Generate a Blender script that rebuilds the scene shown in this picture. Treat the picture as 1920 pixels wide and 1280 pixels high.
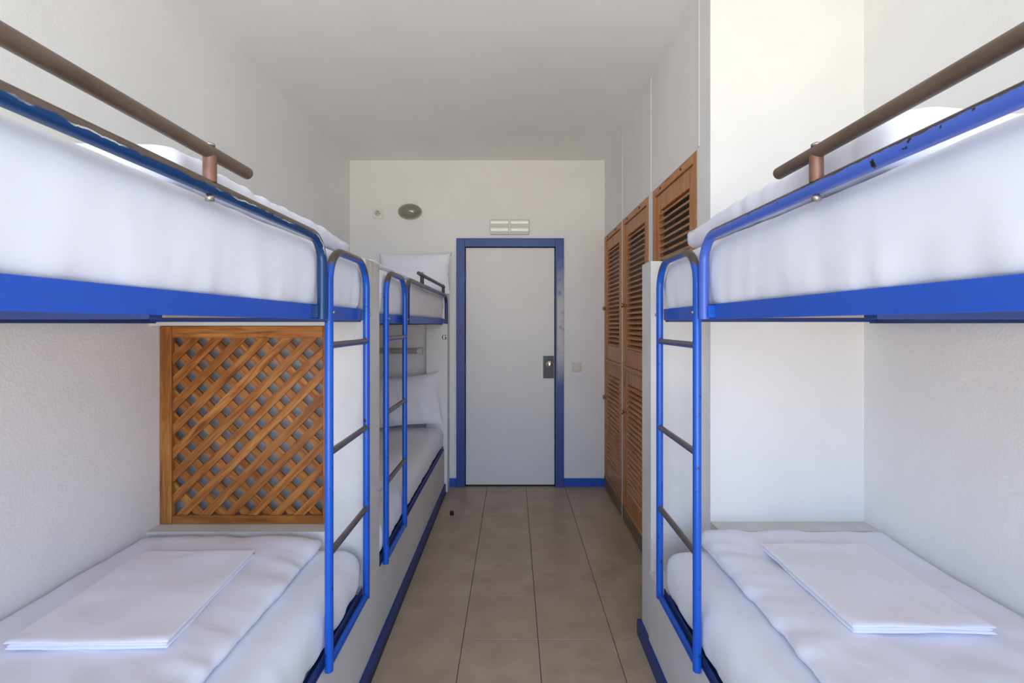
import bpy, bmesh, math, random
from mathutils import Vector, Matrix, noise
random.seed(7)
S = bpy.context.scene
COL = S.collection
for o in list(bpy.data.objects): bpy.data.objects.remove(o)

# ---------------------------------------------------------------- camera
F_PX = 881.0; CAMZ = 1.38
cd = bpy.data.cameras.new('camera'); cam = bpy.data.objects.new('camera', cd); COL.objects.link(cam)
cd.sensor_fit = 'HORIZONTAL'; cd.sensor_width = 36.0; cd.lens = F_PX / 1920 * 36
cd.shift_x = -2.0 / 1920; cd.shift_y = -32.6 / 1920; cd.clip_start = 0.02
cam.location = (0, 0, CAMZ); cam.rotation_euler = (math.radians(90), 0, 0)
S.camera = cam

# ---------------------------------------------------------------- light: daylight through the balcony opening behind the camera
BACKY = -1.5                                  # window wall behind the camera
WIN = (-1.25, 1.25, 0.04, 2.50)               # opening x0,x1,z0,z1
w = bpy.data.worlds.new('sky'); S.world = w; w.use_nodes = True
nt = w.node_tree; nt.nodes.clear()
wo = nt.nodes.new('ShaderNodeOutputWorld'); bg = nt.nodes.new('ShaderNodeBackground')
tc = nt.nodes.new('ShaderNodeTexCoord'); sp = nt.nodes.new('ShaderNodeSeparateXYZ')
cr = nt.nodes.new('ShaderNodeValToRGB')
mr = nt.nodes.new('ShaderNodeMapRange'); mr.inputs[1].default_value = -1; mr.inputs[2].default_value = 1
nt.links.new(tc.outputs['Generated'], sp.inputs[0]); nt.links.new(sp.outputs['Z'], mr.inputs[0])
nt.links.new(mr.outputs[0], cr.inputs[0]); nt.links.new(cr.outputs[0], bg.inputs[0]); nt.links.new(bg.outputs[0], wo.inputs[0])
el = cr.color_ramp.elements                   # sunlit ground below the horizon, clear sky above
el[0].position = 0.0; el[0].color = (1.22, 1.13, 0.97, 1)
el[1].position = 1.0; el[1].color = (0.34, 0.56, 1.08, 1)
e = el.new(0.485); e.color = (1.22, 1.13, 0.97, 1)
e = el.new(0.515); e.color = (0.60, 0.80, 1.12, 1)
bg.inputs[1].default_value = 3.2
ld = bpy.data.lights.new('balcony_daylight', 'AREA'); ld.shape = 'RECTANGLE'
ld.size = WIN[1] - WIN[0]; ld.size_y = WIN[3] - WIN[2]; ld.cycles.is_portal = True
lo = bpy.data.objects.new('balcony_daylight', ld); COL.objects.link(lo)
lo.location = (0, BACKY - 0.02, (WIN[2] + WIN[3]) / 2); lo.rotation_euler = (math.radians(90), 0, 0)   # -Z of lamp -> +Y
S.view_settings.view_transform = 'Standard'; S.view_settings.look = 'None'
S.view_settings.gamma = 1.0; S.view_settings.use_curve_mapping = False
S.view_settings.exposure = 0.76
try:
    S.cycles.max_bounces = 14; S.cycles.diffuse_bounces = 10
except Exception: pass

# ---------------------------------------------------------------- materials
def s2l(c):
    return tuple(((v/255)/12.92 if v/255 <= .04045 else ((v/255+.055)/1.055)**2.4) for v in c)
MATS = {}
class NM:
    def __init__(s, name, rough=.6, spec=.5, metal=0.0):
        s.m = bpy.data.materials.new(name); s.m.use_nodes = True; s.t = s.m.node_tree
        s.b = s.t.nodes['Principled BSDF']; s.b.inputs['Roughness'].default_value = rough
        s.b.inputs['Metallic'].default_value = metal; s.b.inputs['Specular IOR Level'].default_value = spec
        MATS[name] = s.m
    def n(s, typ, **kw):
        x = s.t.nodes.new(typ)
        for k, v in kw.items():
            if isinstance(k, str) and hasattr(x, k): setattr(x, k, v)
        return x
    def l(s, a, b): s.t.links.new(a, b)
    def col(s, src):
        if isinstance(src, tuple): s.b.inputs['Base Color'].default_value = (*src[:3], 1)
        else: s.l(src, s.b.inputs['Base Color'])
    def coord(s, kind='Object', scale=(1, 1, 1)):
        t = s.n('ShaderNodeTexCoord'); mp = s.n('ShaderNodeMapping'); mp.inputs['Scale'].default_value = scale
        s.l(t.outputs[kind], mp.inputs[0]); return mp.outputs[0]
    def pos(s, scale=(1, 1, 1)):
        g = s.n('ShaderNodeNewGeometry'); mp = s.n('ShaderNodeMapping'); mp.inputs['Scale'].default_value = scale
        s.l(g.outputs['Position'], mp.inputs[0]); return mp.outputs[0]
    def noise(s, vec, scale, detail=4, rough=.55, dist=0):
        x = s.n('ShaderNodeTexNoise'); x.inputs['Scale'].default_value = scale; x.inputs['Detail'].default_value = detail
        x.inputs['Roughness'].default_value = rough; x.inputs['Distortion'].default_value = dist
        if vec is not None: s.l(vec, x.inputs['Vector'])
        return x.outputs['Fac']
    def ramp(s, fac, stops):
        x = s.n('ShaderNodeValToRGB'); s.l(fac, x.inputs[0]); e = x.color_ramp.elements
        while len(e) > len(stops): e.remove(e[-1])
        while len(e) < len(stops): e.new(1)
        for k, (p, c) in enumerate(stops):
            e[k].position = p; e[k].color = (*c[:3], 1) if isinstance(c, tuple) else (c, c, c, 1)
        return x.outputs[0]
    def mix(s, fac, a, b, mode='MIX'):
        x = s.n('ShaderNodeMix'); x.data_type = 'RGBA'; x.blend_type = mode
        for sock, v in ((x.inputs[0], fac), (x.inputs[6], a), (x.inputs[7], b)):
            if isinstance(v, (int, float)): sock.default_value = v
            elif isinstance(v, tuple): sock.default_value = (*v[:3], 1)
            else: s.l(v, sock)
        return x.outputs[2]
    def math(s, op, a, b=None):
        x = s.n('ShaderNodeMath'); x.operation = op
        for sock, v in ((x.inputs[0], a), (x.inputs[1], b)):
            if v is None: continue
            if isinstance(v, (int, float)): sock.default_value = v
            else: s.l(v, sock)
        return x.outputs[0]
    def bump(s, h, strength=.3, dist=.01):
        x = s.n('ShaderNodeBump'); x.inputs['Strength'].default_value = strength; x.inputs['Distance'].default_value = dist
        s.l(h, x.inputs['Height']); s.l(x.outputs[0], s.b.inputs['Normal'])
    def nz(s):
        g = s.n('ShaderNodeNewGeometry'); q = s.n('ShaderNodeSeparateXYZ'); s.l(g.outputs['Normal'], q.inputs[0]); return q.outputs['Z']
    def pz(s):
        g = s.n('ShaderNodeNewGeometry'); q = s.n('ShaderNodeSeparateXYZ'); s.l(g.outputs['Position'], q.inputs[0]); return q.outputs['Z']

def plaster(name, c, fine=70, strength=.25, dirt=.06):
    m = NM(name, .85, .25)
    v = m.pos()
    big = m.noise(v, 2.2, 4); small = m.noise(v, fine, 5, .6)
    d = tuple(x*(1-dirt*1.6) for x in c)
    m.col(m.mix(m.ramp(big, [(.35, 0.0), (.7, 1.0)]), d, c))
    m.bump(small, strength, .006)
    return m.m
plaster('white_plaster', (.80, .80, .79), 90, .12, .04)
plaster('rough_plaster', (.84, .845, .835), 110, .28, .04)
plaster('ceiling_plaster', (.87, .87, .855), 40, .07, .03)
plaster('grey_plaster', (.70, .695, .68), 70, .25, .12)

m = NM('stained_plaster', .85, .25); v = m.pos()
c0 = m.mix(m.ramp(m.noise(v, 2.2, 4), [(.35, 0.0), (.7, 1.0)]), (.58, .575, .555), (.72, .715, .70))
zz = m.n('ShaderNodeMapRange'); zz.inputs[1].default_value = 1.42; zz.inputs[2].default_value = 1.64; m.l(m.pz(), zz.inputs[0])
sf = m.math('MULTIPLY', zz.outputs[0], m.ramp(m.noise(m.pos((1, 1, .35)), 16, 4), [(.42, 0.0), (.66, .75)]))
m.col(m.mix(sf, c0, (.40, .34, .21))); m.bump(m.noise(v, 70, 5, .6), .25, .006)
def paint(name, c, chip=(.02, .018, .016), thr=.70, rough=.28, fine=55, top=None, topcol=None, zlo=None, flake=0):
    m = NM(name, rough, .5)
    v = m.pos()
    base = m.mix(m.noise(v, 6, 3), tuple(x*.82 for x in c), tuple(min(1, x*1.12) for x in c))
    ch = m.ramp(m.noise(v, fine, 6, .6), [(thr, 0.0), (thr+.015, 1.0)])
    out = m.mix(ch, base, chip)
    if top is not None:          # paint rubbed off along the upper side
        f = m.math('ADD', m.nz(), m.math('MULTIPLY', m.math('SUBTRACT', m.noise(v, 30, 5, .6), .5), .9))
        fl = m.n('ShaderNodeMapRange'); fl.inputs[1].default_value = top; fl.inputs[2].default_value = top+.06; m.l(f, fl.inputs[0]); f0 = f; f = fl.outputs[0]
        if zlo is not None:
            zf = m.math('ADD', m.pz(), m.math('MULTIPLY', m.math('SUBTRACT', m.noise(v, 35, 4), .5), .05))
            mrn = m.n('ShaderNodeMapRange'); mrn.inputs[1].default_value = zlo; mrn.inputs[2].default_value = zlo+.012
            m.l(zf, mrn.inputs[0]); f = m.math('MULTIPLY', f, mrn.outputs[0])
        tcn = m.mix(m.noise(v, 40, 4), tuple(x*.6 for x in topcol), tuple(x*1.3 for x in topcol))
        if flake:                # bare white primer along the torn edge of the paint
            fk = m.n('ShaderNodeMapRange'); fk.inputs[1].default_value = top-flake; fk.inputs[2].default_value = top-flake+.05; m.l(f0, fk.inputs[0])
            on = m.ramp(m.noise(m.pos((1, .5, 1)), 14, 3), [(.46, 0.0), (.52, 1.0)])
            fkm = m.math('MULTIPLY', fk.outputs[0], on)
            if zlo is not None: fkm = m.math('MULTIPLY', fkm, mrn.outputs[0])
            out = m.mix(fkm, out, (.55, .57, .55))
        out = m.mix(f, out, tcn)
    m.col(out); m.bump(m.noise(v, 90, 3), .08, .003)
    return m.m
BLUE = (.006, .092, .52)
paint('blue_paint', BLUE, thr=.655)
paint('blue_board', (.018, .095, .53), thr=.74, rough=.38)
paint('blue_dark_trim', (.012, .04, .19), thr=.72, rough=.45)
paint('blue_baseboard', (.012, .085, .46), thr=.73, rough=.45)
paint('blue_door_frame', (.035, .07, .28), thr=.76, rough=.4)
def pale_jamb():                  # blends an uneven pale grey patch into the lock-side jamb at mid height
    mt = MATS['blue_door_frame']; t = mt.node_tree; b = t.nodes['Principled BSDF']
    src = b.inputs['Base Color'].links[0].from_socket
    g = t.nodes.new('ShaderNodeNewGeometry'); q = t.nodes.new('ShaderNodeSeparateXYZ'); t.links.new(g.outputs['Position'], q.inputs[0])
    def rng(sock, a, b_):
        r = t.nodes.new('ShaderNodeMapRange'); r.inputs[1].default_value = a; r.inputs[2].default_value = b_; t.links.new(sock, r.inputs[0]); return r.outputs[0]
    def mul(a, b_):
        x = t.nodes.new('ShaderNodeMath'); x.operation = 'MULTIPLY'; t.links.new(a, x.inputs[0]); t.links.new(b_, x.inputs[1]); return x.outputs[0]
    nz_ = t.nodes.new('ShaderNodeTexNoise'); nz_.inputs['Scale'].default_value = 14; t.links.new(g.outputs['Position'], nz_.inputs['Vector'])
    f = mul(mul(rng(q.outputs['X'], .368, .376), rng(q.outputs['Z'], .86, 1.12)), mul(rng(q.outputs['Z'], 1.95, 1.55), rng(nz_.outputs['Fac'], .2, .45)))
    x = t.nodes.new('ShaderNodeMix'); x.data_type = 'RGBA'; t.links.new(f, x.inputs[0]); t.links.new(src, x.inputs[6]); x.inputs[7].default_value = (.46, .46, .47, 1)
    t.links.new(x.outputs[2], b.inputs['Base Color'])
pale_jamb()
paint('ladder_paint', BLUE, thr=.645, top=-.45, topcol=(.085, .06, .048), zlo=1.555)
paint('rung_paint', (.03, .05, .22), thr=.66, top=-.05, topcol=(.11, .09, .075))
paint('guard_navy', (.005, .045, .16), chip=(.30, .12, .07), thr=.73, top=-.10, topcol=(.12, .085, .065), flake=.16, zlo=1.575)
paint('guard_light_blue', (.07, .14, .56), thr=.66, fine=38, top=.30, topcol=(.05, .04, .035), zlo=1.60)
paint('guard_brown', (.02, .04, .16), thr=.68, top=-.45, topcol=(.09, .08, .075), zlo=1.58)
m = NM('bronze_tube', .42, .5, .35); v = m.pos((1, .25, 1))
m.col(m.mix(m.noise(v, 30, 5, .65), (.06, .036, .026), (.27, .195, .15))); m.bump(m.noise(m.pos(), 120, 3), .1, .002)
m = NM('dark_tube', .4, .5, .35); m.col(m.mix(m.noise(m.pos(), 50, 4), (.03, .024, .02), (.085, .07, .06)))
m = NM('copper_post', .4, .5, .5); m.col(m.mix(m.noise(m.pos(), 60, 4), (.16, .075, .05), (.34, .19, .14)))
m = NM('bolt_metal', .35, .5, .9); m.col(m.mix(m.noise(m.pos(), 200, 3), (.25, .2, .16), (.6, .57, .52)))
m = NM('chrome', .08, .5, 1.0); m.col((.85, .85, .85))
m = NM('brass', .35, .5, .9); m.col((.42, .28, .12))
m = NM('black_plate', .3, .35, 0); m.col(m.mix(m.noise(m.pos(), 40, 4), (.008, .008, .014), (.03, .03, .045)))
m = NM('dark_gap', .9, .1); m.col((.01, .01, .01))
m = NM('letter_black', .7, .2); m.col((.01, .01, .01))
m = NM('door_white', .5, .4); v = m.pos()
m.col(m.mix(m.noise(v, 3, 4), (.68, .665, .64), (.76, .75, .73))); m.bump(m.noise(v, 45, 4), .12, .004)
m = NM('plastic_white', .4, .5); m.col((.74, .73, .70))
m = NM('plastic_ivory', .4, .5); m.col((.62, .60, .53))
m = NM('plastic_dark', .5, .4); m.col((.06, .055, .05))
m = NM('tube_beige', .5, .4); m.col((.40, .37, .31))
m = NM('plywood', .7, .3); m.col(m.mix(m.noise(m.pos((1, 6, 1)), 8, 4), (.60, .42, .30), (.72, .54, .40)))
m = NM('smoky_glass', .10, .9, .0); m.col((.21, .20, .165))
m = NM('lamp_prism', .12, .7); m.col((.92, .92, .90))
m = NM('cap_dark', .4, .5); m.col((.02, .008, .006))
m = NM('grout', .9, .2); m.col((.10, .08, .062))
# tiles
m = NM('floor_tile', .33, .45)
oi = m.n('ShaderNodeObjectInfo'); v = m.pos()
big = m.noise(v, 5, 5, .6); base = m.mix(m.ramp(big, [(.3, 0.0), (.72, 1.0)]), (.335, .25, .178), (.475, .37, .27))
base = m.mix(m.math('MULTIPLY', oi.outputs['Random'], .35), base, (.39, .295, .212))
m.col(base); m.bump(m.noise(v, 25, 3), .05, .004)
# timber, grain along local X
def timber(name, dark, mid, light, rough=.42, rings=.5):
    m = NM(name, rough, .4)
    oi = m.n('ShaderNodeObjectInfo'); t = m.n('ShaderNodeTexCoord')
    add = m.n('ShaderNodeVectorMath'); add.operation = 'ADD'; mul = m.n('ShaderNodeVectorMath'); mul.operation = 'SCALE'
    comb = m.n('ShaderNodeCombineXYZ')
    for k in range(3): m.l(oi.outputs['Random'], comb.inputs[k])
    m.l(comb.outputs[0], mul.inputs[0]); mul.inputs['Scale'].default_value = 37.0
    m.l(t.outputs['Object'], add.inputs[0]); m.l(mul.outputs[0], add.inputs[1])
    mp = m.n('ShaderNodeMapping'); mp.inputs['Scale'].default_value = (2.2, 22, 22); m.l(add.outputs[0], mp.inputs[0])
    g = m.noise(mp.outputs[0], 1.6, 6, .62, 1.2)
    c = m.ramp(g, [(.28, dark), (.48, mid), (.72, light)])
    mp2 = m.n('ShaderNodeMapping'); mp2.inputs['Scale'].default_value = (5, 120, 120); m.l(add.outputs[0], mp2.inputs[0])
    c = m.mix(m.ramp(m.noise(mp2.outputs[0], 1, 3), [(.55, 0.0), (.75, .5)]), c, dark)
    tone = m.math('MULTIPLY', oi.outputs['Random'], rings)
    c = m.mix(tone, c, tuple(x*.55 for x in mid))
    m.col(c); m.bump(g, .12, .003); return m.m
timber('pine_varnish', (.085, .018, .003), (.36, .125, .022), (.60, .29, .08), .36)
timber('wardrobe_wood', (.25, .085, .025), (.47, .195, .065), (.60, .29, .11), .42, .25)
timber('wardrobe_slat', (.27, .095, .03), (.50, .215, .078), (.64, .32, .13), .42, .25)
timber('plinth_wood', (.10, .06, .035), (.20, .135, .085), (.28, .20, .13), .6, .2)
# linen
def linen(name, c, wr=1.0):
    m = NM(name, .85, .2); v = m.pos()
    m.col(m.mix(m.noise(v, 3, 3), tuple(x*.975 for x in c), c))
    a = m.noise(m.pos((1, .6, 1)), 7, 2, .45, .8); b = m.noise(v, 42, 3, .5, .6)
    h = m.math('ADD', m.math('MULTIPLY', a, .8), m.math('MULTIPLY', b, .05))
    rdg = m.math('ABSOLUTE', m.math('SUBTRACT', m.noise(m.pos((1, .45, 1)), 6, 1.5, .45, .7), .5)); h = m.math('ADD', h, m.math('MULTIPLY', rdg, .9)); m.bump(h, .15*wr, .03)
    m.b.inputs['Sheen Weight'].default_value = .1
    return m.m
linen('white_sheet', (.80, .825, .90)); linen('white_duvet', (.80, .815, .905), 1.1); linen('white_folded', (.83, .845, .92), .8)

# ---------------------------------------------------------------- mesh helpers
class MB:
    def __init__(s): s.v = []; s.f = []; s.sm = []
    def add(s, verts, faces, smooth=False):
        o = len(s.v); s.v += [tuple(p) for p in verts]; s.f += [[i+o for i in f] for f in faces]; s.sm += [smooth]*len(faces); return s
    def box(s, x0, x1, y0, y1, z0, z1, bev=0.0):
        if bev <= 0:
            return s.add([(x0,y0,z0),(x1,y0,z0),(x1,y1,z0),(x0,y1,z0),(x0,y0,z1),(x1,y0,z1),(x1,y1,z1),(x0,y1,z1)],
                  [(0,3,2,1),(4,5,6,7),(0,1,5,4),(1,2,6,5),(2,3,7,6),(3,0,4,7)])
        bm = bmesh.new(); bmesh.ops.create_cube(bm, size=1)
        for q in bm.verts: q.co = Vector(((x0+x1)/2+q.co.x*(x1-x0), (y0+y1)/2+q.co.y*(y1-y0), (z0+z1)/2+q.co.z*(z1-z0)))
        bmesh.ops.bevel(bm, geom=bm.edges[:], offset=bev, segments=1, affect='EDGES', profile=.5)
        bm.verts.index_update()
        s.add([q.co[:] for q in bm.verts], [[q.index for q in f.verts] for f in bm.faces]); bm.free(); return s
    def tube(s, path, r, seg=14, caps=True):
        P = [Vector(p) for p in path]; n = len(P); T = []
        for i in range(n):
            a = P[max(i-1, 0)]; b = P[min(i+1, n-1)]; T.append((b-a).normalized())
        u = T[0].orthogonal().normalized(); rings = []
        for i in range(n):
            u = (u - T[i]*u.dot(T[i])).normalized(); w_ = T[i].cross(u)
            rings.append([P[i] + (u*math.cos(2*math.pi*k/seg) + w_*math.sin(2*math.pi*k/seg))*r for k in range(seg)])
        vs = [p for rg in rings for p in rg]; fs = []
        for i in range(n-1):
            for k in range(seg):
                fs.append((i*seg+k, i*seg+(k+1) % seg, (i+1)*seg+(k+1) % seg, (i+1)*seg+k))
        s.add(vs, fs, True)
        if caps:
            s.add(rings[0], [tuple(range(seg))[::-1]]); s.add(rings[-1], [tuple(range(seg))])
        return s
    def lathe(s, prof, seg=20, origin=(0,0,0), axis='Z', sx=1, sy=1):
        vs = []; fs = []; n = len(prof); o = Vector(origin)
        for (r, h) in prof:
            for k in range(seg):
                a = 2*math.pi*k/seg; c, d = r*math.cos(a)*sx, r*math.sin(a)*sy
                p = {'Z': (c, d, h), 'Y': (c, h, d), 'X': (h, c, d)}[axis]
                vs.append(o+Vector(p))
        for i in range(n-1):
            for k in range(seg):
                fs.append((i*seg+k, i*seg+(k+1) % seg, (i+1)*seg+(k+1) % seg, (i+1)*seg+k))
        fs.append(tuple(range(seg))); fs.append(tuple((n-1)*seg+k for k in range(seg)))
        return s.add(vs, fs, True)
    def mesh(s, name, mat):
        me = bpy.data.meshes.new(name); me.from_pydata(s.v, [], s.f); me.update()
        bm = bmesh.new(); bm.from_mesh(me); bmesh.ops.recalc_face_normals(bm, faces=bm.faces); bm.to_mesh(me); bm.free()
        me.polygons.foreach_set('use_smooth', s.sm); me.materials.append(MATS[mat]); return me
    def build(s, name, mat, parent=None, loc=None):
        return link(name, s.mesh(name, mat), parent, loc)
def world_off(parent):
    o = Vector()
    while parent is not None: o += Vector(parent.location); parent = parent.parent
    return o
def link(name, me, parent=None, loc=None):
    o = bpy.data.objects.new(name, me); COL.objects.link(o)
    if parent is not None:
        o.parent = parent
        if loc is None: o.location = -world_off(parent)
    if loc is not None: o.location = loc
    return o
def tag(o, label, cat, group=None):
    o['label'] = label; o['category'] = cat
    if group: o['group'] = group
    return o
def thing(name, label, cat, loc, group=None):
    o = bpy.data.objects.new(name, None); COL.objects.link(o); o.location = loc; o.empty_display_size = .1
    return tag(o, label, cat, group)
def struct(name, mb, mat, label=None):
    o = mb.build(name, mat); o['kind'] = 'structure'
    if label: o['label'] = label
    return o
def fillet(pts, r, n=8):
    P = [Vector(p) for p in pts]; out = [P[0]]
    for i in range(1, len(P)-1):
        a = (P[i-1]-P[i]); b = (P[i+1]-P[i]); la, lb = a.length, b.length; a.normalize(); b.normalize()
        ang = a.angle(b); d = min(r/math.tan(ang/2), la*.49, lb*.49); rr = d*math.tan(ang/2)
        c = P[i] + (a+b).normalized()*(rr/math.sin(ang/2))
        s0 = P[i]+a*d-c; s1 = P[i]+b*d-c; tot = s0.angle(s1); ax = s0.cross(s1).normalized()
        for k in range(n+1): out.append(c + Matrix.Rotation(tot*k/n, 3, ax) @ s0)
    out.append(P[-1]); return out
def soft(name, x0, x1, y0, y1, z0, z1, r, step, fn, mat, parent=None):
    """a closed cloth-covered block with rounded edges; fn(p, n) -> shift vector"""
    nx, ny, nz = (max(2, round((b-a)/step)) for a, b in ((x0, x1), (y0, y1), (z0, z1)))
    idx = {}; vs = []; fs = []
    rx, ry, rz = min(r, (x1-x0)/2*.98), min(r, (y1-y0)/2*.98), min(r, (z1-z0)/2*.98)
    def vert(i, j, k):
        key = (i, j, k)
        if key in idx: return idx[key]
        p = Vector((x0+(x1-x0)*i/nx, y0+(y1-y0)*j/ny, z0+(z1-z0)*k/nz))
        q = Vector((min(max(p.x, x0+rx), x1-rx), min(max(p.y, y0+ry), y1-ry), min(max(p.z, z0+rz), z1-rz)))
        d = p-q; n = Vector((d.x/rx, d.y/ry, d.z/rz)); n.normalize()
        p = q + Vector((n.x*rx, n.y*ry, n.z*rz))
        p = p + fn(p, n)
        idx[key] = len(vs); vs.append(p); return idx[key]
    for k in (0, nz):
        for i in range(nx):
            for j in range(ny): fs.append((vert(i,j,k), vert(i+1,j,k), vert(i+1,j+1,k), vert(i,j+1,k)))
    for j in (0, ny):
        for i in range(nx):
            for k in range(nz): fs.append((vert(i,j,k), vert(i+1,j,k), vert(i+1,j,k+1), vert(i,j,k+1)))
    for i in (0, nx):
        for j in range(ny):
            for k in range(nz): fs.append((vert(i,j,k), vert(i,j+1,k), vert(i,j+1,k+1), vert(i,j,k+1)))
    mb = MB().add(vs, fs, True)
    return mb.build(name, mat, parent)
N = noise.noise
def fb(x, y, z, s=0):
    return N(Vector((x+s, y, z))) + .5*N(Vector((2.1*x+s, 2.1*y, 2.1*z+3))) + .25*N(Vector((4.3*x+s, 4.3*y, 4.3*z+7)))

# ---------------------------------------------------------------- the room
XL, XR, YB, ZC = -1.39, 1.387, 4.0, 2.774
T = .12
struct('wall_left', MB().box(XL-T, XL, BACKY-T, YB+T, 0, ZC), 'rough_plaster')
struct('wall_right', MB().box(XR, XR+T, BACKY-T, YB+T, 0, ZC), 'rough_plaster')
DX0, DX1, DZ = (872-962)/220.25, (1041-962)/220.25, 1.38+(607.4-463)/220.25
wb = MB().box(XL, DX0, YB, YB+T, 0, ZC).box(DX1, XR, YB, YB+T, 0, ZC).box(DX0, DX1, YB, YB+T, DZ, ZC)
struct('wall_back', wb, 'white_plaster')
struct('ceiling', MB().box(XL-T, XR+T, BACKY-T, YB+T, ZC, ZC+.1), 'ceiling_plaster')
wf = MB().box(XL, WIN[0], BACKY-T, BACKY, 0, ZC).box(WIN[1], XR, BACKY-T, BACKY, 0, ZC)
wf.box(WIN[0], WIN[1], BACKY-T, BACKY, WIN[3], ZC).box(WIN[0], WIN[1], BACKY-T, BACKY, 0, WIN[2])
struct('wall_front', wf, 'white_plaster')
wfr = MB()
for x in (WIN[0], WIN[1]-.05): wfr.box(x, x+.05, BACKY-.09, BACKY-.03, WIN[2], WIN[3])
wfr.box(WIN[0]+.05, WIN[1]-.05, BACKY-.09, BACKY-.03, WIN[3]-.05, WIN[3])
struct('window_1', wfr, 'blue_paint', 'blue frame of the open balcony doorway')
# floor with single tiles
floor = struct('floor', MB().box(XL-T, XR+T, BACKY-T, YB+T, -.1, -.004), 'grout')
TS = .3293; tg = .0028
xs = [-.2195+TS*k for k in range(-6, 7)]; ys = [3.704+.33*k for k in range(-17, 3)]
tile_cache = {}
def tile(xa, xb, ya, yb):
    key = (round(xb-xa, 4), round(yb-ya, 4))
    if key not in tile_cache:
        hx, hy = (xb-xa)/2, (yb-ya)/2
        tile_cache[key] = MB().box(-hx, hx, -hy, hy, -.006, 0, .0012).mesh('tile', 'floor_tile')
    link('tile', tile_cache[key], floor, ((xa+xb)/2, (ya+yb)/2, random.uniform(-.0004, .0004)))
for i in range(len(xs)-1):
    for j in range(len(ys)-1):
        xa, xb, ya, yb = xs[i]+tg/2, xs[i+1]-tg/2, ys[j]+tg/2, ys[j+1]-tg/2
        lim = (-.56, .79) if (ya+yb)/2 > -.2 else (XL, XR)
        if ya > -.2 and ya < 2.0: lim = (-.56, .79)
        xa, xb = max(xa, lim[0]), min(xb, lim[1]); ya, yb = max(ya, BACKY), min(yb, YB)
        if xb-xa > .01 and yb-ya > .01: tile(xa, xb, ya, yb)

# masonry bed bases, partitions
FX = .565                                     # aisle face of the masonry
BZ = .352                                     # top of masonry bed side
YN = -.14                                     # near end of the near beds
PT = 1.632
LY0, LY1 = 1.795, 1.985                       # left partition
NX = -.700                                    # right edge of the lattice niche
struct('wall_left_bed_base', MB().box(-FX-.07, -FX, YN, LY0, 0, BZ).box(-FX-.07, -FX, LY1, 3.86, 0, BZ)
       .box(XL, -FX-.07, YN, YN+.07, 0, BZ), 'grey_plaster', 'low plastered bed side wall along the aisle')
lp = MB().box(NX, -FX, LY0, LY1, 0, PT).box(XL, NX, LY0-.015, LY1, 0, .5935).box(XL, NX, LY0, LY1, 1.374, PT).box(XL, NX, 1.935, LY1, .5935, 1.374)
struct('wall_left_partition', lp, 'stained_plaster', 'plastered partition between the two bunks')
le = MB().box(-.713, -FX+.025, 3.86, YB, 0, 1.775).box(XL, -.713, 3.965, YB, 0, 1.36).box(XL, -.713, 3.86, YB, 1.36, 1.44).box(XL, -.713, 3.86, 3.965, 0, .35)
lend = struct('wall_left_end', le, 'white_plaster', 'end partition of the far bunk with a niche')
# right side
RY0, RY1 = 1.955, 2.085
struct('wall_right_bed_base', MB().box(FX, FX+.07, YN, RY0, 0, BZ).box(FX+.07, XR, YN, YN+.07, 0, BZ), 'grey_plaster', 'low plastered bed side wall along the aisle')
struct('wall_right_partition', MB().box(FX+.008, .795, RY0, RY1, 0, 1.642), 'grey_plaster', 'short plastered end partition of the bunk')
WX = .78; RETY = 1.857
struct('wall_right_return', MB().box(WX, XR, RETY, RETY+.09, 0, ZC), 'white_plaster')
struct('wall_right_ledge', MB().box(WX, XR, RETY-.085, RETY, 0, .6), 'grey_plaster', 'plastered ledge at the head of the lower bed')
# wardrobe wall: three openings
WD = [(3.372, 3.998), (2.700, 3.336), (1.990, 2.618)]    # y ranges far -> near
WT = 2.118
ws = MB().box(WX, WX+.06, RETY+.09, YB, WT, ZC)
ws.box(WX, WX+.06, RETY+.09, WD[2][0], 0, WT).box(WX, WX+.06, WD[2][1], WD[1][0], 0, WT).box(WX, WX+.06, WD[1][1], WD[0][0], 0, WT)
struct('wall_right_wardrobe', ws, 'white_plaster')
for k, y in enumerate((3.354, 2.659, 1.975)):
    struct('trim_%d' % (k+1), MB().box(WX-.004, WX, y-.012, y+.012, WT+.005 if k else 2.12, ZC, .0015), 'plastic_white', 'thin white joint strip above the wardrobes')
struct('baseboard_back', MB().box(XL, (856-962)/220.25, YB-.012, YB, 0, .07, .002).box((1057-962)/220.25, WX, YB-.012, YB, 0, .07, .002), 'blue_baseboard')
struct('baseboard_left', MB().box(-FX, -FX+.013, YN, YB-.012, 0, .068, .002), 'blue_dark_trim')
struct('baseboard_right', MB().box(FX-.013, FX+.006, YN, RY1+.012, 0, .068, .002), 'blue_dark_trim')

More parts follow.
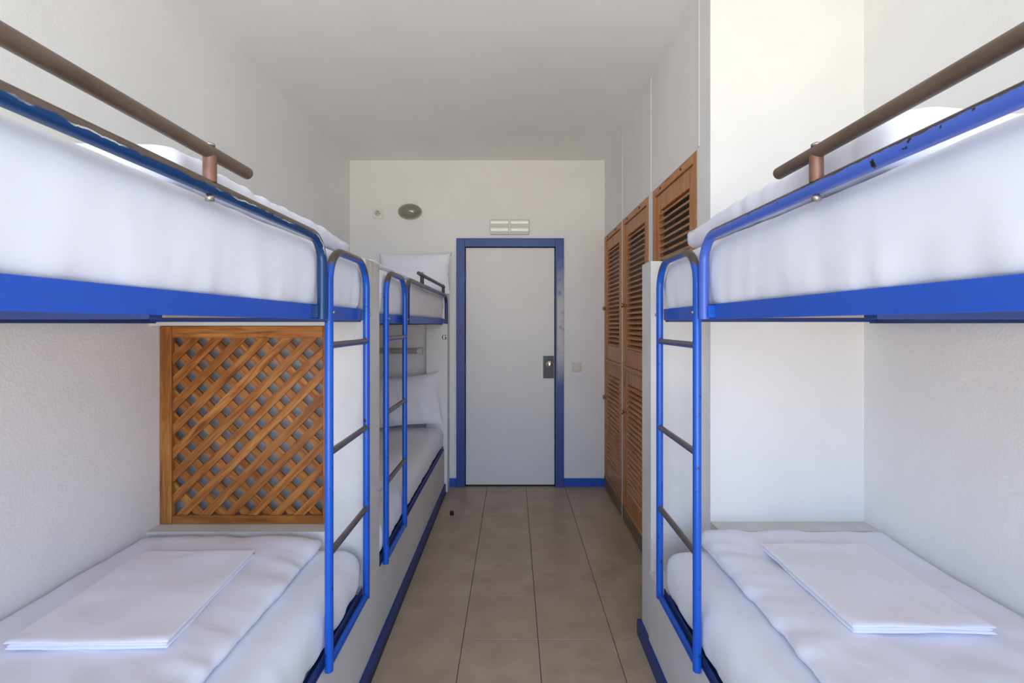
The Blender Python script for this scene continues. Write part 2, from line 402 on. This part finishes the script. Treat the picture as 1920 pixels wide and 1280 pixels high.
# ---------------------------------------------------------------- entrance door
fw = 16/220.25
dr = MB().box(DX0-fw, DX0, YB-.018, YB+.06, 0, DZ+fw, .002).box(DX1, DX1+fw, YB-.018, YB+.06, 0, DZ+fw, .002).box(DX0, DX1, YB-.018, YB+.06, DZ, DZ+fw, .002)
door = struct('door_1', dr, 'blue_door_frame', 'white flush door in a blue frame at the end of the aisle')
leaf = MB().box(DX0+.006, DX1-.006, YB+.004, YB+.045, .012, DZ-.006, .002).build('door_leaf', 'door_white', door)
MB().box(DX0-.02, DX1+.02, YB+.05, YB+.07, 0, DZ).build('door_backing', 'dark_gap', door)
bx = lambda px: (px-962)/220.25
bz = lambda py: 1.38-(py-607.4)/220.25
MB().box(bx(1018.5), bx(1038.5), YB-.002, YB+.004, bz(709), bz(667), .001).build('lock_plate', 'black_plate', leaf)
MB().lathe([(.030, 0), (.030, -.006), (.012, -.010), (.011, -.030), (.026, -.040), (.031, -.052), (.027, -.064), (.012, -.070), (.001, -.071)], 24,
           (bx(1030), YB-.002, bz(682)), 'Y').build('door_knob', 'chrome', leaf)
for z in (.25, 1.0, 1.8):
    MB().tube([(DX0+.002, YB-.004, z-.05), (DX0+.002, YB-.004, z+.05)], .006, 8).build('hinge', 'blue_dark_trim', door)

# ---------------------------------------------------------------- fittings on the back wall
t = thing('wall_socket', 'white square power socket high on the back wall', 'socket', (bx(709), YB, bz(400)))
cx, cz = bx(709), bz(400)
MB().box(cx-.043, cx+.043, YB-.010, YB, cz-.043, cz+.043, .003).build('cover_plate', 'plastic_white', t)
MB().lathe([(.026, -.012), (.026, -.009), (.020, -.009), (.020, -.011)], 20, (cx, YB, cz), 'Y').build('socket_ring', 'plastic_ivory', t)
for dx, dz in ((-.009, -.003), (.009, -.003), (0, .013)):
    MB().lathe([(.0042, -.0135), (.0042, -.008)], 10, (cx+dx, YB, cz+dz), 'Y').build('contact_hole', 'plastic_dark', t)
t = thing('oval_wall_lamp', 'oval smoky glass bulkhead lamp on the back wall', 'lamp', (bx(769), YB, bz(396)))
cx, cz = bx(769), bz(397)
MB().lathe([(.102, 0), (.102, -.012), (.095, -.016)], 32, (cx, YB, cz), 'Y', 1, .66).build('mounting_ring', 'tube_beige', t)
prof = [(.094*math.cos(a), -.014-.058*math.sin(a)) for a in [math.pi/2*k/10 for k in range(10)]]+[(.002, -.072)]
MB().lathe(prof, 32, (cx, YB, cz), 'Y', 1, .64).build('glass_cover', 'smoky_glass', t)
t = thing('emergency_light', 'clear ribbed emergency light above the blue door frame', 'lamp', (bx(955), YB, bz(425)))
cx, cz = bx(955.5), bz(425.5)
MB().box(cx-.168, cx+.168, YB-.016, YB, cz-.066, cz+.066, .004).build('base_plate', 'plastic_white', t)
for sx in (-1, 1):
    for dz, r in ((.033, .022), (-.030, .026)):
        MB().tube([(cx+sx*.010, YB-.020, cz+dz), (cx+sx*.160, YB-.020, cz+dz)], r, 14).build('diffuser', 'lamp_prism', t)
MB().box(cx-.008, cx+.008, YB-.036, YB-.014, cz-.06, cz+.06, .002).build('centre_bar', 'plastic_white', t)
for dz in (-.061, .061, .002):
    MB().box(cx-.165, cx+.165, YB-.030, YB-.014, cz+dz-.005, cz+dz+.005, .002).build('cover_rib', 'plastic_white', t)
t = thing('light_switch', 'ivory rocker light switch beside the door', 'switch', (bx(1081), YB, bz(688)))
cx, cz = bx(1081), bz(688)
MB().box(cx-.040, cx+.040, YB-.009, YB, cz-.040, cz+.040, .002).build('switch_frame', 'plastic_ivory', t)
MB().box(cx-.030, cx+.030, YB-.013, YB-.008, cz-.028, cz+.030, .002).build('rocker', 'plastic_ivory', t)

# ---------------------------------------------------------------- wardrobes
WDEF = ('wooden louvred wardrobe next to the back wall, farthest of three', 'wooden louvred wardrobe in the middle of the row of three', 'wooden louvred wardrobe beside the bunk partition, nearest of three')
def xbox(mb_fn): return mb_fn
door_mesh = {}
def leafmesh(width, z0, z1):
    key = (round(width, 3), z0, z1)
    if key not in door_mesh:
        h = width/2; st = .062; m_ = MB()
        m_.box(0, .026, -h, -h+st, z0, z1, .002).box(0, .026, h-st, h, z0, z1, .002)
        m_.box(.001, .025, -h+st, h-st, z1-.085, z1, .002).box(.001, .025, -h+st, h-st, z0, z0+.115, .002)
        door_mesh[key] = m_
    return door_mesh[key]
slat_me = {}
for k, (ya, yb) in enumerate(WD):
    t = thing('wardrobe', WDEF[k], 'wardrobe', (WX, (ya+yb)/2, 0), 'louvred wardrobes along the aisle')
    fr = MB(); b = .042; X0 = WX-.003; X1 = WX+.03
    # frame parts with local X along the grain
    def stile(y0, y1, z0, z1, nm='frame_stile', mat='wardrobe_wood', x0=X0, x1=X1):
        L = z1-z0; me = MB().box(-L/2, L/2, -(y1-y0)/2, (y1-y0)/2, -(x1-x0)/2, (x1-x0)/2, .002).mesh(nm, mat)
        o = link(nm, me, t, ((x0+x1)/2-WX, (y0+y1)/2-(ya+yb)/2, (z0+z1)/2)); o.rotation_euler = (0, math.radians(-90), 0); return o
    def rail(y0, y1, z0, z1, nm='frame_rail', mat='wardrobe_wood', x0=X0, x1=X1):
        L = y1-y0; me = MB().box(-L/2, L/2, -(x1-x0)/2, (x1-x0)/2, -(z1-z0)/2, (z1-z0)/2, .002).mesh(nm, mat)
        o = link(nm, me, t, ((x0+x1)/2-WX, (y0+y1)/2-(ya+yb)/2, (z0+z1)/2)); o.rotation_euler = (0, 0, math.radians(90)); return o
    stile(ya, ya+b, .10, WT); stile(yb-b, yb, .10, WT)
    rail(ya+b, yb-b, WT-b, WT); rail(ya+b, yb-b, 1.058, 1.088); rail(ya+b, yb-b, .10, .112)
    rail(ya, yb, 0, .10, 'plinth', 'plinth_wood', WX-.005, WX+.03)
    yc = (ya+yb)/2; W = yb-ya-2*b-.004
    for nm, z0, z1 in (('upper_door', 1.091, WT-b-.003), ('lower_door', .115, 1.055)):
        # door leaf as stiles and rails joined (local X vertical for the grain)
        h = W/2; st = .060; H = z1-z0; zc = (z0+z1)/2
        m_ = MB()
        m_.box(-H/2, H/2, -h, -h+st, -.013, .013, .002).box(-H/2, H/2, h-st, h, -.013, .013, .002)
        m_.box(H/2-.085, H/2, -h+st, h-st, -.012, .012, .001).box(-H/2, -H/2+.115, -h+st, h-st, -.012, .012, .001)
        d = link(nm, m_.mesh(nm, 'wardrobe_wood'), t, (.018, 0, zc)); d.rotation_euler = (0, math.radians(-90), 0)
        # door local: X = up, Y = along the wall, Z = out of the room (+X world is -Z... rotated)
        sl = W-2*st; n = int((H-.20)/.034)
        if round(sl, 4) not in slat_me:
            slat_me[round(sl, 4)] = MB().box(-sl/2-.004, sl/2+.004, -.0205, .0205, -.005, .005, .0015).mesh('slat', 'wardrobe_slat')
        for i in range(n):
            zz = -H/2+.115+.017+i*(H-.20)/n
            o = link('slat', slat_me[round(sl, 4)], d, (zz, 0, 0))
            # slat local X -> door Y ; slat local Y -> tilted in door X/Z plane
            M = Matrix(((0, -math.sin(math.radians(33)), math.cos(math.radians(33))), (1, 0, 0), (0, math.cos(math.radians(33)), math.sin(math.radians(33)))))
            o.rotation_euler = M.to_euler()
        up = nm == 'upper_door'
        def onleaf(name, mb, mat):   # mesh given in world coordinates
            o = link(name, mb.mesh(name, mat), d); o.matrix_parent_inverse = (Matrix.Translation(Vector(t.location)+Vector(d.location)) @ d.rotation_euler.to_matrix().to_4x4()).inverted()
            o.location = (0, 0, 0); return o
        ky = yb-b-.032; kx = WX+.005
        kz = 1.51 if up else .77
        onleaf('knob', MB().lathe([(.010, 0), (.006, -.006), (.006, -.016), (.015, -.022), (.017, -.030), (.011, -.036), (.001, -.037)], 16, (kx, ky, kz), 'X'), 'brass')
        for lz in ((1.405,) if up else (.86, .655)):
            onleaf('keyhole_plate', MB().lathe([(.010, 0), (.009, -.005), (.003, -.007), (.001, -.007)], 14, (kx, ky, lz), 'X'), 'brass')
        for hz in (z1-.10, z0+.12):
            onleaf('hinge', MB().tube([(kx-.003, ya+b+.002, hz-.035), (kx-.003, ya+b+.002, hz+.035)], .005, 8), 'brass')
    MB().lathe([(.007, 0), (.006, -.004), (.001, -.005)], 10, (X0, ya+.30*(yb-ya), WT-b/2), 'X').build('screw', 'plastic_dark', t)
    MB().lathe([(.007, 0), (.006, -.004), (.001, -.005)], 10, (X0, ya+.78*(yb-ya), WT-b/2), 'X').build('screw', 'plastic_dark', t)

# ---------------------------------------------------------------- lattice panel in the left partition
LX0, LX1, LZ0, LZ1 = XL+.002, NX-.002, .594, 1.372
LYF = 1.862
lat = thing('lattice_panel', 'varnished pine lattice panel in a frame above the lower bed', 'lattice', ((LX0+LX1)/2, LYF, LZ0))
LB = .046; lc = Vector(lat.location)
def lbar(name, x0, x1, z0, z1, y0, y1, vertical):
    L = (z1-z0) if vertical else (x1-x0); Wd = (x1-x0) if vertical else (z1-z0)
    me = MB().box(-L/2, L/2, -(y1-y0)/2, (y1-y0)/2, -Wd/2, Wd/2, .0025).mesh(name, 'pine_varnish')
    o = link(name, me, lat, Vector(((x0+x1)/2, (y0+y1)/2, (z0+z1)/2))-lc)
    if vertical: o.rotation_euler = (0, math.radians(-90), 0)
lbar('frame_stile', LX0, LX0+LB, LZ0, LZ1, LYF-.018, LYF+.012, True)
lbar('frame_stile', LX1-LB, LX1, LZ0, LZ1, LYF-.018, LYF+.012, True)
lbar('frame_rail', LX0+LB, LX1-LB, LZ1-LB, LZ1, LYF-.016, LYF+.012, False)
lbar('frame_rail', LX0+LB, LX1-LB, LZ0, LZ0+LB*.72, LYF-.016, LYF+.012, False)
bx0, bx1, bz0, bz1 = LX0+LB-.003, LX1-LB+.003, LZ0+LB*.72-.003, LZ1-LB+.003
P45 = .0926; SW = .0318
rt = math.sqrt(.5)
def diag(sign, yy, c):
    # line z = sign*x + c, clipped to the inner box
    pts = []
    for x in (bx0, bx1):
        z = sign*x+c
        if bz0 <= z <= bz1: pts.append((x, z))
    for z in (bz0, bz1):
        x = (z-c)/sign
        if bx0 < x < bx1: pts.append((x, z))
    if len(pts) < 2: return
    pts.sort(); (xa, za), (xb, zb) = pts[0], pts[-1]
    L = math.hypot(xb-xa, zb-za)
    if L < .03: return
    h = SW/2
    # ends cut at 45 degrees to fit the frame: trapezoid in local X (along) / Z (across)
    def off(px, pz, w_):   # shift end point along the slat so that the side line meets the box
        nxv, nzv = (-sign*rt, rt)
        qx, qz = px+nxv*w_, pz+nzv*w_
        return qx, qz
    ends = []
    for w_ in (-h, h):
        nxv, nzv = (-sign*rt, rt); c2 = c + w_*(nzv - sign*nxv)
        q = []
        for x in (bx0, bx1):
            z = sign*x+c2
            if bz0-1e-6 <= z <= bz1+1e-6: q.append((x, z))
        for z in (bz0, bz1):
            x = (z-c2)/sign
            if bx0 < x < bx1: q.append((x, z))
        q.sort()
        if len(q) < 2: ends.append(None)
        else: ends.append((q[0], q[-1]))
    mx, mz = (xa+xb)/2, (za+zb)/2
    ux, uz = rt, sign*rt
    loc = lambda p: (p[0]-mx)*ux+(p[1]-mz)*uz
    if ends[0] is None: ends[0] = ((xa, za), (xb, zb))
    if ends[1] is None: ends[1] = ((xa, za), (xb, zb))
    a0, a1 = loc(ends[0][0]), loc(ends[0][1]); b0, b1 = loc(ends[1][0]), loc(ends[1][1])
    tk = .0045
    vs = [(a0,-tk,-h),(a1,-tk,-h),(b1,-tk,h),(b0,-tk,h),(a0,tk,-h),(a1,tk,-h),(b1,tk,h),(b0,tk,h)]
    me = MB().add(vs, [(0,1,2,3),(4,7,6,5),(0,4,5,1),(1,5,6,2),(2,6,7,3),(3,7,4,0)]).mesh('lattice_slat', 'pine_varnish')
    o = link('lattice_slat', me, lat, Vector((mx, yy, mz))-lc)
    o.rotation_euler = (0, -sign*math.radians(45), 0)
z00 = bz0-bx1-.02
for k in range(-4, 26):
    diag(1, LYF-.0035, 2.537+P45/2+(k-10)*P45)
    diag(-1, LYF+.0055, -.011+P45/2+(k-10)*P45)

# ---------------------------------------------------------------- bunk frames
def bunk(side, near, label):
    sx = side; X = .55*sx
    if near: ly0, ly1, gy0, gy1, by0, by1 = 1.4045, 1.762, YN+.05, 1.3535, YN, 1.785
    else: ly0, ly1, gy0, gy1, by0, by1 = 2.035, 2.385, 2.440, 3.865, 1.99, 3.855
    dz = 0 if near else -.012
    far_wall = (XL+.004 if side < 0 else XR-.004)
    t = thing('bunk_bed_frame', label, 'bunk bed', (X, (by0+by1)/2, BZ), 'blue steel bunk frames')
    bxx = .572*sx                        # outer face of the board
    def sb(xa, xb): return (min(xa, xb), max(xa, xb))
    zb0, zb1 = 1.3945+dz, 1.437+dz
    xa, xb = sb(bxx, bxx+.005*sx)
    MB().box(xa, xb, by0, by1, zb0, zb1, .001).build('side_board', 'blue_board', t)
    # inner rails under the panel
    xa, xb = sb(bxx+.006*sx, far_wall)
    MB().box(xa, xb, by0, by1, 1.4035+dz, 1.413+dz).build('base_panel', 'plywood', t)
    for y in ((.10, .745, by1-.03) if near else (2.02, 2.9, by1-.03)):
        MB().box(xa, xb, y, y+.03, 1.388+dz, 1.403+dz, .001).build('cross_bar', 'blue_dark_trim', t)
    xa2, xb2 = sb(far_wall, far_wall-.03*sx)
    MB().box(xa2, xb2, by0, by1, 1.3825+dz, 1.403+dz, .001).build('wall_rail', 'blue_dark_trim', t)
    # ladder
    zt = 1.607
    lad = MB().tube(fillet([(X, ly0, BZ-.008), (X, ly0, zt), (X, ly1, zt), (X, ly1, BZ+.002)], .10, 10), .0125, 16).build('ladder', 'ladder_paint', t)
    for z in (1.316, .994, .692):
        MB().tube([(X, ly0+.008, z), (X, ly1-.008, z)], .0105, 12).build('rung', 'rung_paint', lad)
    MB().tube([(X, ly0, BZ+.012), (X, ly1, BZ+.012)], .0115, 12).build('bottom_bar', 'blue_paint', lad)
    for y in (ly0, ly1):
        MB().lathe([(.006, 0), (.006, -.003), (.003, -.005), (.001, -.005)] if sx > 0 else [(.006, 0), (.006, .003), (.003, .005), (.001, .005)], 8, (X-.0125*sx, y, 1.415+dz), 'X').build('ladder_bolt', 'bolt_metal', lad)
    # guard rail
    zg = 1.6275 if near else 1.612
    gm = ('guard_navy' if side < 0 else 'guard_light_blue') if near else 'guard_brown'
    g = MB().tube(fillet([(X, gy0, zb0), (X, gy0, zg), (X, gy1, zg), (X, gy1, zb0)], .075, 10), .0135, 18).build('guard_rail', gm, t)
    xa, xb = sb(X+.004*sx, bxx+.002*sx)
    for y in (gy0, gy1):
        MB().box(xa, xb, y-.022, y+.006, zb0+.004, zb1-.004, .001).build('weld_tab', 'blue_paint' if side > 0 else gm, g)
    # bronze hand rail on posts
    hy0, hy1 = (-.12, .972) if near else (2.73, 3.80)
    zh = zg+.064
    hr = MB().tube([(X, hy0, zh), (X, hy0+.003, zh), (X, hy1-.003, zh), (X, hy1, zh)], .0125 if near else .011, 16).build('hand_rail', 'bronze_tube' if near else 'dark_tube', t)
    for y in ((-.02, .852) if near else (2.84, 3.70)):
        MB().tube([(X, y, zg+.010), (X, y, zh-.006)], .0115, 14).build('post', 'copper_post' if near else 'dark_tube', hr)
        MB().lathe([(.009, 0), (.009, .004), (.004, .007), (.001, .007)], 10, (X, y, zh+.011), 'Z').build('bolt_head', 'bolt_metal', hr)
        MB().lathe([(.0085, -.012), (.0085, -.004), (.005, 0)], 6, (X, y, zg-.0125), 'Z').build('nut', 'bolt_metal', hr)
    # steel angle carrying the lower mattress
    xa, xb = sb(FX*sx-.001*sx, FX*sx+.035*sx)
    em = MB().box(xa, xb, by0, by1-.01, BZ, BZ+.006, .001)
    xa, xb = sb(FX*sx+.004*sx, FX*sx+.009*sx); em.box(xa, xb, by0, by1-.01, BZ+.006, BZ+.030, .001)
    em.build('lower_angle', 'blue_dark_trim', t)
    return t
bunk(-1, True, 'blue steel bunk frame with navy guard rail beside the lattice panel')
bunk(-1, False, 'blue steel bunk frame with ladder beyond the partition, next to the entrance door')
bunk(1, True, 'blue steel bunk frame with light blue chipped guard rail opposite the lattice')

# ---------------------------------------------------------------- bedding
def mattress(label, side, y0, y1, z0, z1, seed, xin=.578, step=.02, wr=1.0, r=.06):
    x0, x1 = sorted((side*xin, side*1.383))
    H = z1-z0
    def fn(p, n):
        lowz = max(0, min(1, (z0+.10-p.z)/.10)); s_ = abs(n.x)+abs(n.y)
        pl = N(Vector((p.y*16+seed, p.x*14, p.z*3.0)))+.5*N(Vector((p.y*37+seed, p.x*30, p.z*4)))
        d = .0045*wr*fb(p.x*5, p.y*4, p.z*5, seed)*(1-.3*s_)
        d += s_*pl*.009*wr*(.22+lowz)
        d += s_*.012*math.sin(math.pi*(p.z-z0)/H)          # full sides
        end = max(0, 1-abs(y1-p.y)/.16) if n.x*side < -.2 else 0
        d += end*.004*wr*math.sin(p.y*170+p.z*40)*s_
        if n.x*side > .3: d = min(d, 0)
        return n*d
    o = soft('mattress', x0, x1, y0, y1, z0, z1, r, step, fn, 'white_sheet')
    return tag(o, label, 'mattress', 'white sheeted mattresses')
def duvet(label, side, xin, y0, y1, z0, z1, seed, r=.03, sag=0.0, sagr=.12, xout=1.378, taper=0.0, hump=0.0):
    x0, x1 = sorted((side*xin, side*xout))
    def fn(p, n):
        top = max(0, n.z)
        edge = max(0, 1-abs(p.x-side*xin)/.16)
        d = top*(.010*fb(p.x*3.2, p.y*2.4, 0, seed) + .0060*N(Vector((p.x*11+p.y*8, p.y*4-p.x*4, seed)))+.005*(.5-abs(N(Vector((p.x*4+p.y*7, p.y*2-p.x*5, seed+3))))))
        d += edge*.0110*N(Vector((p.y*24+p.x*7, p.x*5, seed+5)))*(.4+.6*top)+edge*.0045*N(Vector((p.y*55+p.x*20, p.x*9, seed+8)))
        v_ = n*d
        if abs(n.x) > .3 and n.x*side < 0: v_ += Vector((side*.010*fb(p.y*2.3, 0, 0, seed), 0, 0))
        farp = max(0, 1-abs(p.y-y1)/sagr)
        v_ += Vector((0, .016*fb(p.x*5, 1, 0, seed)*max(0, n.y), -sag*farp*top))
        side_fall = edge*edge*.012 + taper*(p.y-y0)/(y1-y0) - hump*max(0, 1-abs(p.y-(y1-.05))/.20)**1.5*(.5+.5*max(0, 1-abs(p.x-side*(xin+.2))/.45))
        v_ += Vector((0, 0, -side_fall*top))
        return v_
    o = soft('duvet', x0, x1, y0, y1, z0, z1, r, .018, fn, 'white_duvet')
    return tag(o, label, 'duvet', 'white duvets on the beds')
LZ = .545
mattress('white sheeted mattress on the lower bed in front of the lattice', -1, YN+.01, 1.775, BZ+.008, LZ, 1.3)
mattress('white sheeted mattress on the lower bed opposite the lattice', 1, YN+.01, 1.772, BZ+.008, LZ, 8.1)
mattress('white sheeted mattress on the lower bed beyond the partition', -1, 1.99, 3.855, BZ+.008, LZ, 14.7)
mattress('white mattress on the upper bunk above the lattice', -1, YN+.01, 1.775, 1.414, 1.632, 21.9, .581, r=.045)
mattress('white mattress on the upper bunk with the light blue guard rail', 1, YN+.01, 1.78, 1.414, 1.632, 33.2, .581, r=.045)
mattress('white mattress on the upper bunk beyond the partition', -1, 2.0, 3.85, 1.402, 1.632, 44.4, .581, r=.045)
duvet('white duvet spread on the lower bed in front of the lattice', -1, .705, YN+.02, 1.755, LZ+.004, .590, 3.3, hump=.012)
duvet('white duvet spread on the lower bed opposite the lattice', 1, .700, YN+.02, 1.768, LZ+.004, .600, 6.6, hump=.020)
duvet('white duvet folded on the lower bed beyond the partition', -1, .655, 2.03, 2.92, LZ+.004, .605, 9.9, .035)
duvet('white duvet folded on the upper bunk above the lattice', -1, .602, .84, 1.765, 1.637, 1.712, 12.2, .032, taper=.020, sag=.035, sagr=.22)
duvet('white duvet folded on the upper bunk with the light blue guard rail', 1, .590, .735, 1.62, 1.637, 1.722, 15.5, .030, sag=.055, sagr=.26, taper=.012)
duvet('white duvet folded on the upper bunk beyond the partition', -1, .612, 2.02, 3.0, 1.637, 1.668, 18.8, .02)

def folded(label, corners, z, seed, lift):
    # stack of cloth layers between four plan corners (far-left, far-right, near-right, near-left)
    fl, frr, nr, nl = [Vector((*c, 0)) for c in corners]
    mb = MB(); nu, nv = 26, 32
    lay = [(0, .0075, 0, 0), (.0068, .0148, .006, .010), (.0140, .0235, -.004, -.004)]
    for li, (za, zb, dn, ds) in enumerate(lay):
        vs = []; fs = []
        def pt(u, v_, top):
            e = min(u, 1-u, v_, 1-v_); k = min(1, e/.035)
            uu = .5+(u-.5)*(1-ds*2); vv = .5+(v_-.5)*(1-dn*2)
            p = (fl*(1-uu)+frr*uu)*(1-vv)+(nl*(1-uu)+nr*uu)*vv
            mid = (za+zb)/2; hh = (zb-za)/2*math.sqrt(max(0, 1-(1-k)**2))
            wob = .0065*fb(p.x*6, p.y*6, li, seed)*k
            p.x += .004*fb(p.y*7, li*3, 0, seed+2); p.y += .004*fb(p.x*7, li*3, 1, seed+4)
            return Vector((p.x, p.y, z+lift*max(0, (p.y-1.42)/.27)**1.4+mid+(hh if top else -hh)+(wob if top and li == 2 else wob*.3)))
        for top in (True, False):
            o = len(vs)
            for j in range(nv+1):
                for i in range(nu+1):
                    # denser sampling at the edges
                    f_ = lambda q: .5-.5*math.cos(math.pi*q)
                    vs.append(pt(f_(i/nu), f_(j/nv), top))
            for j in range(nv):
                for i in range(nu):
                    a = o+j*(nu+1)+i; fs.append((a, a+1, a+nu+2, a+nu+1))
        mb.add(vs, fs, True)
    return tag(mb.build('folded_sheet', 'white_folded'), label, 'bed linen', 'folded sheets on the lower beds')
folded('white sheet folded flat on the lower bed in front of the lattice', ((-1.245, 1.580), (-.876, 1.592), (-.8355, 1.135), (-1.2237, 1.128)), .594, 4.0, .004)
folded('white sheet folded flat on the lower bed opposite the lattice', ((.850, 1.607), (1.209, 1.610), (1.200, 1.168), (.848, 1.172)), .607, 9.0, .004)

def pillow(label, loc, w_, h_, th, rot, seed):
    nu, nv = 36, 28; vs = []; fs = []
    for sgn in (1, -1):
        o = len(vs)
        for j in range(nv+1):
            for i in range(nu+1):
                u = -1+2*i/nu; v_ = -1+2*j/nv
                k = max(0, (1-abs(u)**2.6))**.55*max(0, (1-abs(v_)**2.6))**.55
                px = u*w_/2*(1-.07*(1-abs(v_)**2)*abs(u)); pz = v_*h_/2*(1-.09*(1-abs(u)**2)*abs(v_))
                py = sgn*th/2*k + .014*fb(px*7, pz*7, sgn, seed)*(.3+k) + .006*N(Vector((px*20+pz*14, pz*8, seed)))
                vs.append((px, py, pz))
        for j in range(nv):
            for i in range(nu):
                a = o+j*(nu+1)+i; fs.append((a, a+1, a+nu+2, a+nu+1))
    ob = MB().add(vs, fs, True).build('pillow', 'white_folded')
    bm = bmesh.new(); bm.from_mesh(ob.data); bmesh.ops.remove_doubles(bm, verts=bm.verts, dist=.0008); bm.to_mesh(ob.data); bm.free()
    ob.location = loc; ob.rotation_euler = rot
    return tag(ob, label, 'pillow', 'white pillows at the far bunk')
pillow('white pillow standing on the upper bunk against the back wall', (-.80, 3.80, 1.79), .60, .36, .14, (math.radians(-16), 0, math.radians(-2)), 2.0)
pillow('white pillow leaning at the head of the lower bed beyond the partition', (-.875, 3.735, .772), .60, .42, .15, (math.radians(-20), math.radians(-5), math.radians(3)), 5.0)

# ---------------------------------------------------------------- small things
t = thing('tube_wall_light', 'beige tube fixture with white end cap in the niche behind the far ladder', 'lamp', (-1.0, 3.965, 1.155))
MB().tube([(-1.25, 3.93, 1.155), (-.80, 3.93, 1.155)], .022, 16).build('tube_body', 'tube_beige', t)
MB().tube([(-.80, 3.93, 1.155), (-.755, 3.93, 1.155)], .026, 16).build('end_cap', 'plastic_white', t)
MB().box(-1.2, -.85, 3.945, 3.966, 1.143, 1.167).build('bracket', 'tube_beige', t)
# painted letter on the end partition
def letter_g(cx, y, cz, h):
    mb = MB(); n = 22; R = h/2; vs = []
    for k in range(n+1):
        a = math.radians(48+(360-48-28)*k/n)
        tk = .05+.20*abs(math.cos(a))**1.3
        ro, ri = R, R*(1-tk*1.35)
        for r in (ro, ri):
            for yy in (y, y-.0008): vs.append((cx+r*math.cos(a)*.86, yy, cz+r*math.sin(a)))
    fs = []
    for k in range(n):
        a = k*4; b = a+4
        fs += [(a+1, b+1, b+3, a+3), (a, a+2, b+2, b), (a, b, b+1, a+1), (a+2, a+3, b+3, b+2)]
    mb.add(vs, fs)
    mb.box(cx+R*.42, cx+R*.80, y-.0008, y, cz-R*.80, cz-R*.02); mb.box(cx+R*.12, cx+R*1.08, y-.0008, y, cz-R*.10, cz+R*.05)
    mb.box(cx+R*.52, cx+R*.70, y-.0008, y, cz+R*.35, cz+R*.95)
    return mb
letter_g((832.8-962)/881*3.86, 3.8598, 1.38-(632.2-607.4)/881*3.86, .042).build('letter', 'letter_black', lend)
t = MB().lathe([(.013, 0), (.0145, .002), (.0145, .020), (.012, .026), (.004, .028), (.001, .028)], 18, (0, 0, 0), 'Z').build('bottle_cap', 'cap_dark')
t.location = (-.443, 3.40, .0006); tag(t, 'small dark bottle cap lying on the tiled floor', 'bottle cap')
